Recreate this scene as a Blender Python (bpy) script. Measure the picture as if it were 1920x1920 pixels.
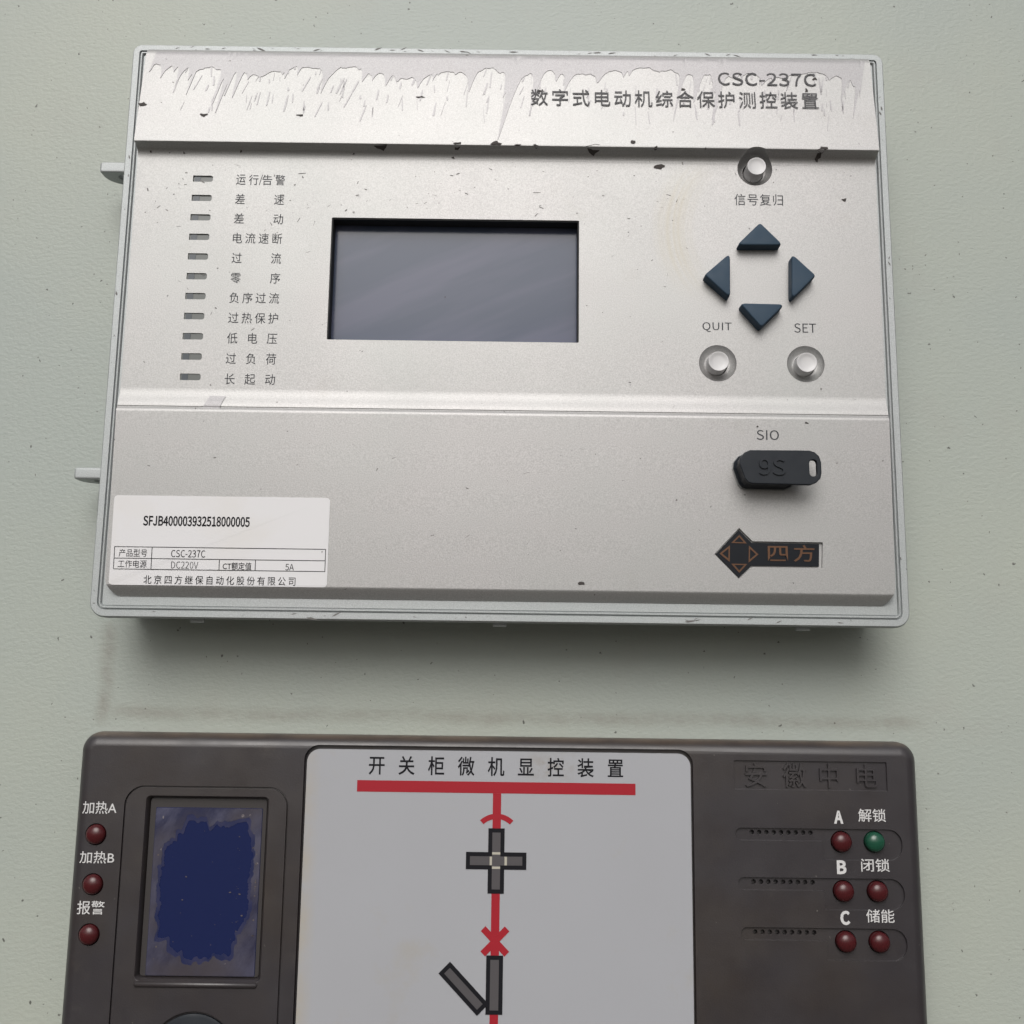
import bpy, bmesh, math, random
from mathutils import Vector, Matrix
from mathutils.geometry import tessellate_polygon
random.seed(11)
rad = math.radians
S = bpy.context.scene
COL = S.collection
for o in list(bpy.data.objects):
    bpy.data.objects.remove(o)

# ---------------------------------------------------------------- camera
F, D = 1923.0, 0.300            # focal length in photo pixels, metres from the cabinet wall
up = Vector((157, 11890, -F)).normalized()
rt = Vector((1, -.0132, 0)); rt = (rt - up * rt.dot(up)).normalized()
fw = up.cross(rt)
RC = Matrix((rt, fw, up))       # camera axes -> world axes
cam_d = bpy.data.cameras.new('camera')
cam = bpy.data.objects.new('camera', cam_d); COL.objects.link(cam)
cam.matrix_world = Matrix.Translation((0, -D, 0)) @ RC.to_4x4()
cam_d.sensor_width = 36; cam_d.lens = 36 * F / 1920
cam_d.clip_start = .01; cam_d.clip_end = 5000
S.camera = cam

# ---------------------------------------------------------------- daylight: bright overcast
SUN_EL, SUN_AZ = rad(39), rad(188)       # azimuth measured so that the sun stands in front of the cabinet
W = bpy.data.worlds.new('World'); S.world = W; W.use_nodes = True
nt = W.node_tree; nt.nodes.clear()
sky = nt.nodes.new('ShaderNodeTexSky'); sky.sky_type = 'NISHITA'; sky.sun_disc = False
sky.sun_elevation = SUN_EL; sky.sun_rotation = rad(188)
sky.air_density = 1.0; sky.dust_density = 6.0; sky.ozone_density = 1.0
hs = nt.nodes.new('ShaderNodeHueSaturation'); hs.inputs['Saturation'].default_value = .32
bg = nt.nodes.new('ShaderNodeBackground'); bg.inputs[1].default_value = .082
wo = nt.nodes.new('ShaderNodeOutputWorld')
nt.links.new(sky.outputs[0], hs.inputs['Color']); nt.links.new(hs.outputs[0], bg.inputs[0]); nt.links.new(bg.outputs[0], wo.inputs[0])
sd = bpy.data.lights.new('sun', 'SUN'); sd.energy = 1.5; sd.angle = rad(42); sd.color = (1, .975, .955)
sun = bpy.data.objects.new('sun', sd); COL.objects.link(sun)
# direction towards the sun
sv = Vector((-.10 * math.cos(SUN_EL), -math.cos(SUN_EL), math.sin(SUN_EL))).normalized()
sun.rotation_euler = sv.to_track_quat('Z', 'Y').to_euler()
S.view_settings.view_transform = 'Standard'; S.view_settings.look = 'None'
S.view_settings.exposure = -0.03; S.view_settings.gamma = 1
S.cycles.max_bounces = 8

# ---------------------------------------------------------------- measuring helpers
def P(px, py, h):
    """photo pixel -> (x, z) in metres on the plane h metres in front of the wall"""
    d = RC @ Vector((px - 960, 960 - py, -F)); t = (D - h) / d.y
    return d.x * t, d.z * t
def X(px, py, h): return P(px, py, h)[0]
def Z(px, py, h): return P(px, py, h)[1]
mm = .001

# ---------------------------------------------------------------- materials
def mat(name, base, rough=.5, metal=0., spec=.5):
    m = bpy.data.materials.new(name); m.use_nodes = True
    b = m.node_tree.nodes['Principled BSDF']
    b.inputs['Base Color'].default_value = (*base, 1); b.inputs['Roughness'].default_value = rough
    b.inputs['Metallic'].default_value = metal; b.inputs['Specular IOR Level'].default_value = spec
    return m
class N:
    """small node-building helper"""
    def __init__(s, m):
        s.t = m.node_tree; s.b = s.t.nodes['Principled BSDF']
        s.co = s.n('ShaderNodeTexCoord').outputs['Object']
    def n(s, k, **kw):
        nd = s.t.nodes.new(k)
        for a, v in kw.items(): setattr(nd, a, v)
        return nd
    def l(s, a, b): s.t.links.new(a, b)
    def mapping(s, scale, rot=(0, 0, 0), kind='POINT'):
        q = s.n('ShaderNodeMapping', vector_type=kind); s.l(s.co, q.inputs[0]); q.inputs['Scale'].default_value = scale; q.inputs['Rotation'].default_value = rot
        return q.outputs[0]
    def noise(s, scale, detail=3, rough=.5, vec=None):
        q = s.n('ShaderNodeTexNoise'); s.l(vec or s.co, q.inputs['Vector'])
        q.inputs['Scale'].default_value = scale; q.inputs['Detail'].default_value = detail; q.inputs['Roughness'].default_value = rough
        return q.outputs[0]
    def ramp(s, fac, a, b, lo=0., hi=1.):
        q = s.n('ShaderNodeMapRange'); s.l(fac, q.inputs[0])
        for i, v in enumerate((a, b, lo, hi)): q.inputs[i + 1].default_value = v
        return q.outputs[0]
    def math(s, op, a, b=None):
        q = s.n('ShaderNodeMath', operation=op)
        for i, v in enumerate((a, b)):
            if v is None: continue
            if isinstance(v, (int, float)): q.inputs[i].default_value = v
            else: s.l(v, q.inputs[i])
        return q.outputs[0]
    def mix(s, fac, a, b):
        q = s.n('ShaderNodeMix', data_type='RGBA')
        for i, v in ((0, fac), (6, a), (7, b)):
            if isinstance(v, (int, float)): q.inputs[i].default_value = v
            elif isinstance(v, tuple): q.inputs[i].default_value = (*v, 1)
            else: s.l(v, q.inputs[i])
        return q.outputs[2]
    def bump(s, h, strength, dist, chain=None):
        q = s.n('ShaderNodeBump'); s.l(h, q.inputs['Height']); q.inputs['Strength'].default_value = strength; q.inputs['Distance'].default_value = dist
        if chain: s.l(chain, q.inputs['Normal'])
        return q.outputs[0]
    def specks(s, scale, size, keep, seed=0.):
        """scattered small dirt dots: voronoi cells of which only a share carries a dot"""
        mp = s.n('ShaderNodeMapping'); s.l(s.co, mp.inputs[0]); mp.inputs['Location'].default_value = (seed, 0, seed)
        w = s.n('ShaderNodeTexNoise'); s.l(mp.outputs[0], w.inputs['Vector']); w.inputs['Scale'].default_value = scale * 3
        wa = s.n('ShaderNodeVectorMath', operation='MULTIPLY_ADD'); s.l(w.outputs['Color'], wa.inputs[0])
        wa.inputs[1].default_value = (.5 / scale,) * 3; s.l(mp.outputs[0], wa.inputs[2])
        v = s.n('ShaderNodeTexVoronoi'); s.l(wa.outputs[0], v.inputs['Vector']); v.inputs['Scale'].default_value = scale
        sep = s.n('ShaderNodeSeparateColor'); s.l(v.outputs['Color'], sep.inputs[0])
        a = s.ramp(v.outputs['Distance'], size, size * .55, 0, 1)
        k = s.math('LESS_THAN', sep.outputs[0], keep)
        return s.math('MULTIPLY', a, k)

def silver(name, base, rough, metal, grain=1.0, dirt=True):
    m = mat(name, base, rough, metal, .4); g = N(m)
    n1 = g.noise(3200, 2, .7); n2 = g.noise(22, 3, .55)
    c = g.mix(g.ramp(n1, .35, .65, 0, 1), tuple(x * .86 for x in base), tuple(min(1, x * 1.12) for x in base))
    c = g.mix(g.ramp(n2, .35, .70, 0, .35), c, (base[0] * .93, base[1] * 1.0, base[2] * .97))
    if dirt:
        s1 = g.specks(320, .10, .10, 5.73)
        c = g.mix(g.math('MULTIPLY', s1, .75), c, (.09, .085, .08))
        n3 = g.noise(55, 5, .65)
        c = g.mix(g.ramp(n3, .62, .85, 0, .22), c, (base[0] * .72, base[1] * .68, base[2] * .60))
    if dirt == 'smear':      # a wiped, yellowish arc between the display and the arrow keys
        sx_ = g.n('ShaderNodeSeparateXYZ'); g.l(g.co, sx_.inputs[0]); px_, pz_ = P(1452, 432, .0256)
        dx_ = g.math('SUBTRACT', sx_.outputs[0], px_); dz_ = g.math('SUBTRACT', sx_.outputs[2], pz_)
        rr_ = g.math('SQRT', g.math('ADD', g.math('MULTIPLY', dx_, dx_), g.math('MULTIPLY', dz_, dz_)))
        st_ = g.n('ShaderNodeTexNoise', noise_dimensions='1D'); g.l(rr_, st_.inputs['W']); st_.inputs['Scale'].default_value = 900
        k_ = g.math('MULTIPLY', g.ramp(g.math('ABSOLUTE', g.math('SUBTRACT', rr_, .0288)), .0065, .001, 0, 1), g.ramp(dx_, -.012, -.021, 0, 1))
        k_ = g.math('MULTIPLY', g.math('MULTIPLY', k_, g.ramp(st_.outputs[0], .3, .65, .25, 1)), g.ramp(g.math('ABSOLUTE', dz_), .022, .008, 0, .55))
        c = g.mix(k_, c, (.40, .375, .31))
    g.l(c, g.b.inputs['Base Color'])
    g.l(g.ramp(g.noise(25, 3), .3, .7, rough - .015, rough + .02), g.b.inputs['Roughness'])
    g.l(g.bump(g.noise(2600, 2, .6), .28 * grain, .0001), g.b.inputs['Normal'])
    return m
M = {}
M['silver'] = silver('silver_paint', (.430, .424, .422), .52, .63, 1., 'smear')
M['bezel'] = silver('silver_bezel_paint', (.42, .44, .445), .55, .45, .7)
M['film'] = silver('worn_film', (.385, .375, .385), .55, .58)
M['knob'] = mat('satin_button', (.58, .58, .585), .5, .1)
M['print'] = mat('dark_print', (.040, .043, .05), .6, 0, .3)
M['title_print'] = mat('worn_title_print', (.085, .085, .09), .6, 0, .3)
M['black_print'] = mat('black_print', (.010, .010, .013), .6, 0, .15)
M['white_print'] = mat('white_print', (.62, .62, .62), .5)
M['chip'] = mat('chipped_paint', (.055, .048, .045), .8)
M['scuff'] = mat('scuff', (.14, .135, .13), .7)
M['label'] = mat('label_paper', (.62, .62, .63), .42)
g = N(M['label'])
c = g.mix(g.ramp(g.noise(60, 4), .5, .75, 0, .5), (.72, .72, .735), (.68, .66, .62))
c = g.mix(g.math('MULTIPLY', g.specks(260, .09, .08, 8.), .8), c, (.2, .19, .18)); g.l(c, g.b.inputs['Base Color'])
M['rubber'] = mat('blue_grey_rubber', (.036, .064, .098), .6, 0, .25)
g = N(M['rubber']); g.l(g.ramp(g.noise(300, 4), .3, .7, .48, .66), g.b.inputs['Roughness'])
M['cap'] = mat('black_rubber', (.012, .016, .022), .5, 0, .3)
g = N(M['cap']); g.l(g.ramp(g.noise(300, 4), .3, .7, .42, .6), g.b.inputs['Roughness']); g.l(g.bump(g.noise(2500, 2), .2, .00008), g.b.inputs['Normal'])
M['logo_black'] = mat('logo_enamel', (.008, .010, .014), .4, 0, .2)
M['copper'] = mat('copper_print', (.13, .068, .040), .4, .7)
M['dark_inside'] = mat('dark_inside', (.012, .013, .014), .7)
M['lens'] = mat('smoked_lens', (.10, .11, .105), .3)
M['lens_chip'] = mat('dark_emitter', (.035, .048, .062), .3)
M['led_red'] = mat('red_led', (.062, .008, .010), .25, 0, .5)
M['led_green'] = mat('green_led', (.010, .070, .040), .22, 0, .6)
M['red'] = mat('red_print', (.34, .013, .024), .55, 0, .3)
M['grey_win'] = mat('smoked_window', (.085, .080, .085), .35)
M['cream'] = mat('cream_mark', (.45, .43, .36), .5)
M['steel'] = mat('dull_steel', (.30, .31, .31), .45, .8)

# display of the upper device: smoked glass with reflections painted into its colour as soft slanting bands
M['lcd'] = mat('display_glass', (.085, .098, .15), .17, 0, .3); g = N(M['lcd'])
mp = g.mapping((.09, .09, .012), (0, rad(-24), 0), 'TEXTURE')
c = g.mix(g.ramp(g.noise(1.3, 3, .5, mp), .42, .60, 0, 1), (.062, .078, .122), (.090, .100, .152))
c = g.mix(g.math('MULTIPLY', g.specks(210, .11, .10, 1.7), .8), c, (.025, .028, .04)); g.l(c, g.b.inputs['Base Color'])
# navy display of the lower device
M['navy'] = mat('navy_display', (.009, .016, .072), .16, 0, .5); g = N(M['navy'])
c = g.mix(g.math('MULTIPLY', g.specks(230, .13, .10, 4.), .9), (.009, .016, .072), (.16, .13, .14)); g.l(c, g.b.inputs['Base Color'])
M['haze_film'] = mat('scuffed_film', (.04, .04, .07), .38, 0, .5); g = N(M['haze_film'])
n = g.noise(130, 6, .65, g.mapping((1, 1, 2.2), (0, rad(35), 0), 'TEXTURE'))
c = g.mix(g.ramp(n, .42, .66, 0, 1), (.018, .020, .055), (.078, .080, .130))
c = g.mix(g.ramp(g.noise(38, 3, .6), .44, .62, 0, .85), c, (.052, .044, .050))
c = g.mix(g.math('MULTIPLY', g.specks(420, .16, .14, 2.), .6), c, (.28, .25, .24)); g.l(c, g.b.inputs['Base Color'])
g.l(g.bump(n, .35, .0004), g.b.inputs['Normal'])
M['dust'] = mat('dried_dust', (.12, .10, .092), .8)
M['haze_thin'] = mat('thin_film', (.02, .023, .066), .3, 0, .5); g = N(M['haze_thin'])
g.l(g.mix(g.ramp(g.noise(120, 4, .6), .4, .65), (.014, .020, .070), (.034, .036, .085)), g.b.inputs['Base Color'])
M['pane_rim'] = mat('clear_pane_rim', (.048, .044, .044), .28, 0, .6)

def dark_plastic(name, base):
    m = mat(name, base, .42, 0, .7); g = N(m)
    c = g.mix(g.ramp(g.noise(26, 4, .55), .4, .66, 0, 1), base, (base[0] * 1.22, base[1] * 1.10, base[2] * .86))
    c = g.mix(g.math('MULTIPLY', g.specks(300, .07, .12, 5.), .55), c, (.20, .19, .17))
    c = g.mix(g.ramp(g.noise(120, 6, .7), .62, .85, 0, .22), c, (.12, .105, .085))
    sz_ = g.n('ShaderNodeSeparateXYZ'); g.l(g.co, sz_.inputs[0]); zt0 = Z(950, 1381, .010)      # dust settled along the top side
    c = g.mix(g.math('MULTIPLY', g.ramp(sz_.outputs[2], zt0 - .0016, zt0 - .0004, 0, 1), g.ramp(g.noise(70, 5, .65), .3, .6, .25, .9)), c, (.13, .10, .078))
    g.l(c, g.b.inputs['Base Color'])
    g.l(g.ramp(g.noise(90, 5, .65), .3, .7, .30, .46), g.b.inputs['Roughness'])
    g.l(g.bump(g.noise(2600, 2, .6), .22, .0001), g.b.inputs['Normal'])
    return m
M['anthracite'] = dark_plastic('anthracite_plastic', (.030, .0265, .0300))
# light grey diagram panel, yellowed towards its rim
M['mimic'] = mat('grey_foil', (.40, .40, .425), .5); g = N(M['mimic'])
c = g.mix(g.ramp(g.noise(18, 4, .6), .4, .7, 0, .5), (.372, .382, .408), (.350, .356, .378))
c = g.mix(g.math('MULTIPLY', g.specks(75, .045, .30, 6.), .85), c, (.07, .065, .06))
c = g.mix(g.ramp(g.noise(45, 5, .65), .60, .78, 0, .5), c, (.36, .33, .27))
tp = P(1035, 1438, .0136); sx2 = g.n('ShaderNodeSeparateXYZ'); g.l(g.co, sx2.inputs[0])
q1 = g.math('ABSOLUTE', g.math('SUBTRACT', sx2.outputs[0], tp[0])); q2 = g.math('ABSOLUTE', g.math('SUBTRACT', sx2.outputs[2], tp[1]))
kk = g.math('MULTIPLY', g.math('MULTIPLY', g.ramp(q1, .010, .001, 0, 1), g.ramp(q2, .005, .001, 0, 1)), g.ramp(g.noise(260, 5, .7), .4, .62, 0, .6))
c = g.mix(kk, c, (.26, .225, .17))
ex = g.math('MULTIPLY', g.ramp(g.math('SUBTRACT', sx2.outputs[0], X(572, 1600, .0136)), .0035, 0, 0, 1), g.ramp(g.noise(110, 4, .6), .35, .65, .1, .7))
c = g.mix(ex, c, (.40, .36, .29))
g.l(c, g.b.inputs['Base Color']); g.l(g.bump(g.noise(1800, 2), .12, .0001), g.b.inputs['Normal'])

# green-grey sheet steel with orange-peel paint, specks and the dirt lines under the upper device
M['wall'] = mat('green_grey_paint', (.36, .41, .365), .46, 0, .45); g = N(M['wall'])
sx = g.n('ShaderNodeSeparateXYZ'); g.l(g.co, sx.inputs[0]); wx, wz = sx.outputs[0], sx.outputs[2]
c = g.mix(g.ramp(g.noise(7, 4, .5), .38, .64, 0, 1), (.362, .402, .374), (.400, .432, .380))
c = g.mix(g.ramp(g.noise(45, 4, .6), .55, .8, 0, .3), c, (.36, .36, .33))
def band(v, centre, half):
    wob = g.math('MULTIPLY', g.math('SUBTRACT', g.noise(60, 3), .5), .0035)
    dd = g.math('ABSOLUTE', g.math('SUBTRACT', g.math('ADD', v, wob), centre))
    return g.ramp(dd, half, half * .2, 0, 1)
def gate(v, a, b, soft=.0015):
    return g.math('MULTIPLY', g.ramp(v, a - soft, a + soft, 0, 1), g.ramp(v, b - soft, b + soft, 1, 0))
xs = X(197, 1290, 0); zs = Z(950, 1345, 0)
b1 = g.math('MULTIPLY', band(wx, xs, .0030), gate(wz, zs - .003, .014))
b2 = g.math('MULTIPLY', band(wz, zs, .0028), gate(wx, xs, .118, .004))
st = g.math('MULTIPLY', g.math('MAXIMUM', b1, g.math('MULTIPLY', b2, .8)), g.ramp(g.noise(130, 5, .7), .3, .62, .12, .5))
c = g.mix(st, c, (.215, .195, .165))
c = g.mix(g.math('MULTIPLY', g.specks(230, .10, .30, 0.), .85), c, (.06, .058, .052))
c = g.mix(g.math('MULTIPLY', g.specks(480, .13, .15, 7.), .8), c, (.10, .09, .08))
g.l(c, g.b.inputs['Base Color'])
pe = g.noise(800, 3, .55, g.mapping((.8, 1, 1.25)))
n2 = g.bump(pe, .40, .0004)
g.l(g.bump(g.noise(2600, 2), .18, .0001, n2), g.b.inputs['Normal'])

# ---------------------------------------------------------------- mesh helpers
def link(name, me, m, parent=None, smooth=32):
    o = bpy.data.objects.new(name, me); COL.objects.link(o)
    if m is not None and not me.materials: me.materials.append(M[m] if isinstance(m, str) else m)
    if smooth:
        me.polygons.foreach_set('use_smooth', [True] * len(me.polygons)); me.set_sharp_from_angle(angle=rad(smooth))
    if parent is not None: o.parent = parent
    return o
def mesh(name, vs, fs):
    me = bpy.data.meshes.new(name); me.from_pydata([tuple(v) for v in vs], [], fs); me.update(); return me
def thing(name, label, cat):
    o = bpy.data.objects.new(name, None); COL.objects.link(o); o.empty_display_size = .01
    o['label'] = label; o['category'] = cat; return o
def rr(x0, x1, z0, z1, r, n=8):
    """rounded rectangle, counter-clockwise from the lower right; r = one radius or (br, tr, tl, bl)"""
    R = r if isinstance(r, (tuple, list)) else (r,) * 4
    out = []
    for (cx, cz, sx_, sz_, rr_, a0) in ((x1, z0, -1, 1, R[0], -90), (x1, z1, -1, -1, R[1], 0), (x0, z1, 1, -1, R[2], 90), (x0, z0, 1, 1, R[3], 180)):
        rr_ = max(rr_, 1e-5); ox, oz = cx + sx_ * rr_, cz + sz_ * rr_
        for k in range(n + 1):
            a = rad(a0 + 90 * k / n); out.append((ox + rr_ * math.cos(a), oz + rr_ * math.sin(a)))
    return out
def loft(loops, cap0=True, cap1=True):
    """loops: list of (points2d, h); points counter-clockwise seen from the camera"""
    n = len(loops[0][0]); vs = []; fs = []
    for pts, h in loops: vs += [(x, -h, z) for x, z in pts]
    for i in range(len(loops) - 1):
        for k in range(n):
            a, b = i * n + k, i * n + (k + 1) % n
            fs.append((a, b, b + n, a + n))
    if cap0: fs.append(tuple(reversed(range(n))))
    if cap1: fs.append(tuple((len(loops) - 1) * n + k for k in range(n)))
    return vs, fs
def prism(pts, h0, h1): return loft([(pts, h0), (pts, h1)])
def join(parts):
    vs, fs = [], []
    for v, f in parts:
        b = len(vs); vs += v; fs += [tuple(i + b for i in q) for q in f]
    return vs, fs
def circ(cx, cz, r, n=32): return [(cx + r * math.cos(2 * math.pi * k / n), cz + r * math.sin(2 * math.pi * k / n)) for k in range(n)]
def cut(me, tools, op='DIFFERENCE'):
    """boolean the meshes in tools (list of (vs, fs)) out of me"""
    for t in tools:
        o = bpy.data.objects.new('tmp', me); COL.objects.link(o)
        c_ = bpy.data.objects.new('tmpc', mesh('c', *t)); COL.objects.link(c_)
        md = o.modifiers.new('b', 'BOOLEAN'); md.operation = op; md.solver = 'EXACT'; md.object = c_
        dg = bpy.context.evaluated_depsgraph_get()
        me = bpy.data.meshes.new_from_object(o.evaluated_get(dg))
        bpy.data.objects.remove(o); bpy.data.objects.remove(c_)
    me.materials.clear()
    return me
def bevelled(me, w, ang=38, seg=2):
    o = bpy.data.objects.new('tmp', me); COL.objects.link(o)
    md = o.modifiers.new('b', 'BEVEL'); md.width = w; md.segments = seg; md.limit_method = 'ANGLE'; md.angle_limit = rad(ang); md.use_clamp_overlap = True
    md.miter_outer = 'MITER_ARC'
    dg = bpy.context.evaluated_depsgraph_get()
    r = bpy.data.meshes.new_from_object(o.evaluated_get(dg)); bpy.data.objects.remove(o); r.materials.clear(); return weighted(r)
def weighted(me, ang=30):
    """area-weighted corner normals, so that flat fields stay flat beside their rounded edges"""
    me.polygons.foreach_set('use_smooth', [True] * len(me.polygons)); me.set_sharp_from_angle(angle=rad(ang))
    o = bpy.data.objects.new('tmp', me); COL.objects.link(o)
    md = o.modifiers.new('w', 'WEIGHTED_NORMAL'); md.mode = 'FACE_AREA'; md.weight = 100; md.keep_sharp = True
    dg = bpy.context.evaluated_depsgraph_get()
    r = bpy.data.meshes.new_from_object(o.evaluated_get(dg)); bpy.data.objects.remove(o); r.materials.clear(); return r
def poly_px(pts, h): return [P(x, y, h) for x, y in pts]
def ccw(p):
    a = sum(p[i][0] * p[(i + 1) % len(p)][1] - p[(i + 1) % len(p)][0] * p[i][1] for i in range(len(p)))
    return p if a > 0 else p[::-1]
def round_poly(p, r, n=5):
    out = []
    for i in range(len(p)):
        a, b, c_ = Vector(p[i - 1]), Vector(p[i]), Vector(p[(i + 1) % len(p)])
        u, v = (a - b).normalized(), (c_ - b).normalized(); ang = u.angle(v)
        d = min(r / math.tan(ang / 2), (a - b).length * .45, (c_ - b).length * .45)
        s, e = b + u * d, b + v * d
        for k in range(n + 1):
            t = k / n; out.append(tuple(s * (1 - t) ** 2 + b * 2 * t * (1 - t) + e * t * t))
    return out
def flat(name, pts, h, m, parent, th=.00006):
    """a thin printed or pasted piece standing th proud of h"""
    return link(name, mesh(name, *prism(ccw(pts), h - .00002, h + th)), m, parent, 0)

_gl = {}
import os
FONT = None
try:      # Blender's own sans serif, if this build ships it
    FONT = bpy.data.fonts.load(os.path.join(bpy.utils.system_resource('DATAFILES'), 'fonts', 'Noto Sans CJK Regular.woff2'))
except Exception: pass
def glyphs(text, spacing, bold):
    k = (text, round(spacing, 3), bold)
    if k in _gl: return _gl[k]
    cu = bpy.data.curves.new('t', 'FONT'); cu.body = text; cu.size = 1; cu.space_character = spacing; cu.offset = bold; cu.resolution_u = 3
    if FONT and all(ord(c) < 128 for c in text) : cu.font = FONT
    o = bpy.data.objects.new('t', cu); COL.objects.link(o)
    dg = bpy.context.evaluated_depsgraph_get(); me = bpy.data.meshes.new_from_object(o.evaluated_get(dg))
    vs = [(v.co.x, v.co.y) for v in me.vertices]; fs = [tuple(p.vertices) for p in me.polygons]
    bpy.data.objects.remove(o); bpy.data.meshes.remove(me); _gl[k] = (vs, fs); return vs, fs
def lettering(text, box, h, m, parent, cjk=True, bold=0., raise_=.00005, name='lettering', world=False, italic=0., cw_=.93):
    """text fitted into a box given in photo pixels (x0, x1, y0, y1); h = height or function of z"""
    hf = h if callable(h) else (lambda z: h)
    if world: x0, x1, z1, z0 = box
    else:
        px0, px1, py0, py1 = box; yc, xc = (py0 + py1) / 2, (px0 + px1) / 2
        hc = hf(Z(xc, yc, hf(0) if not callable(h) else .026))
        x0, x1 = X(px0, yc, hc), X(px1, yc, hc); z1, z0 = Z(xc, py0, hc), Z(xc, py1, hc)
    sp = 1.
    n_ = len(text)
    if cjk and n_ > 1: sp = max(.8, ((x1 - x0) / (z1 - z0) * .9 - .9) / (n_ - 1))
    if cjk and n_ > 1 and all(ord(c) > 255 for c in text):
        em = (z1 - z0) * 1.03; cw = min(em * cw_, (x1 - x0) / n_); pitch = ((x1 - x0) - cw) / (n_ - 1) / cw
        vs, fs = [], []
        for i, c in enumerate(text):
            a_, b_ = glyphs(c, 1., bold); q_ = len(vs); vs = vs + [(x + i * pitch, y) for x, y in a_]; fs = fs + [tuple(k + q_ for k in f) for f in b_]
    else: vs, fs = glyphs(text, sp, bold)
    ax, bx = min(v[0] for v in vs), max(v[0] for v in vs); az, bz = min(v[1] for v in vs), max(v[1] for v in vs)
    out = []
    for x, y in vs:
        xx = x0 + (x - ax) / (bx - ax) * (x1 - x0); zz = z0 + (y - az) / (bz - az) * (z1 - z0)
        out.append((xx + italic * (zz - z0), -(hf(zz) + raise_), zz))
    if raise_ > .00012:       # letters in relief: give them walls down into the surface
        bm = bmesh.new(); bv = [bm.verts.new((v[0], v[1] + raise_ + .0001, v[2])) for v in out]
        for f in fs:
            try: bm.faces.new([bv[i] for i in f])
            except ValueError: pass
        bmesh.ops.remove_doubles(bm, verts=bm.verts, dist=1e-7)
        r = bmesh.ops.extrude_face_region(bm, geom=bm.faces[:])
        for e in r['geom']:
            if isinstance(e, bmesh.types.BMVert): e.co.y -= raise_ + .0001
        me = bpy.data.meshes.new(name); bmesh.ops.recalc_face_normals(bm, faces=bm.faces[:]); bm.to_mesh(me); bm.free()
    else: me = mesh(name, out, fs)
    return link(name, me, m, parent, 0)

# ================================================================ the setting
def box(x0, x1, y0, y1, z0, z1):
    vs = [(x, y, z) for z in (z0, z1) for y in (y0, y1) for x in (x0, x1)]
    return vs, [(0, 2, 3, 1), (4, 5, 7, 6), (0, 1, 5, 4), (2, 6, 7, 3), (0, 4, 6, 2), (1, 3, 7, 5)]
wall = link('cabinet_wall', mesh('cabinet_wall', *box(-.55, .45, 0, .002, -1.3, .75)), 'wall', None, 0); wall['kind'] = 'structure'
wall['label'] = 'pale green-grey painted sheet steel door of the cabinet'
M['ground'] = mat('concrete', (.10, .09, .08), .9); g = N(M['ground'])
g.l(g.mix(g.noise(3, 5), (.08, .072, .062), (.12, .108, .092)), g.b.inputs['Base Color'])
gr = link('ground', mesh('ground', *box(-400, 400, -400, 400, -1.4, -1.3)), 'ground', None, 0); gr['kind'] = 'structure'
gr['label'] = 'grey concrete ground in front of the cabinet'

# ================================================================ upper device
dev = thing('protection_relay', 'silver wall-mounted control device with arrow keys and a wide blank display', 'control device')
BX0, BX1, BZ0, BZ1 = -.1132, .1073, .0146, .1826
TR = .0228                                           # level of the tray inside the rim
def inset(d, r): return rr(BX0 + d, BX1 - d, BZ0 + d, BZ1 - d, tuple(max(q - d, .0004) for q in r), 8)
RR = (.0040, .0030, .0028, .0042)
prof = [(3.4, 0), (2.6, 16), (1.6, 19.5), (.25, 20.8), (.0, 21.2), (0, 23.2), (.12, 23.7), (.4, 24.0), (2.0, 24.0), (2.08, 23.9), (2.12, 23.3), (2.36, 23.3), (2.42, 23.8),
        (2.6, 24.0), (2.85, 24.0), (3.05, 23.75), (3.12, 23.45), (3.14, 23.25), (3.3, 23.25), (3.36, 23.5), (9, 23.5), (9, 19.5)]
link('bezel', mesh('bezel', *loft([(inset(d * mm, RR), h * mm) for d, h in prof])), 'bezel', dev, 30)

# faceplate: profile (photo row at x=950, height above the tray in mm)
rows = [(101, 0.0), (101.5, 1.2), (104, 2.0), (110, 2.6), (270, 6.6), (272.5, 6.55), (274.5, 6.3), (276.5, 5.8), (280, 5.05), (287, 3.95), (292, 3.45), (298, 3.12), (305, 3.0), (735, 2.7),
        (741, 2.72), (748, 2.95), (755, 3.35), (761, 3.75), (766, 3.98), (769, 4.02), (770.5, 3.88), (772, 3.98), (774, 4.35), (777, 4.52), (780, 4.55),
        (1104, 3.3), (1107, 3.2), (1111, 2.85), (1118, 2.1), (1126, 1.1), (1130, .35), (1132, .0)]
PR = [(Z(950, py, TR + p * mm), TR + p * mm) for py, p in rows]
def surf(z):
    for (za, ha), (zb, hb) in zip(PR, PR[1:]):
        if zb <= z <= za: return ha + (hb - ha) * (za - z) / max(za - zb, 1e-9)
    return PR[0][1] if z > PR[0][0] else TR
FX0, FX1 = X(197.5, 1100, .0255), X(1677.5, 1105, .0255)
def face_block():
    n = len(PR); vs = []; fs = []
    zz = [(PR[0][0], TR - .0016)] + PR[1:-1] + [(PR[-1][0], TR - .0016)]
    for x in (FX0 - .002, FX1 + .002): vs += [(x, -h, z) for z, h in zz]
    m_ = len(zz)
    for k in range(m_): a, b = k, (k + 1) % m_; fs.append((a, b, b + m_, a + m_))
    fs.append(tuple(reversed(range(m_)))); fs.append(tuple(range(m_, 2 * m_)))
    bm = bmesh.new(); bv = [bm.verts.new(v) for v in vs]
    for f in fs: bm.faces.new([bv[i] for i in f])
    bmesh.ops.recalc_face_normals(bm, faces=bm.faces[:]); me = bpy.data.meshes.new('faceplate'); bm.to_mesh(me); bm.free(); return me
face = face_block()
face = cut(face, [prism(rr(FX0, FX1, PR[-1][0] - .00001, PR[0][0] + .00001, (.0058, .0016, .0016, .0058), 10), .019, .034)], 'INTERSECT')
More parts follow.
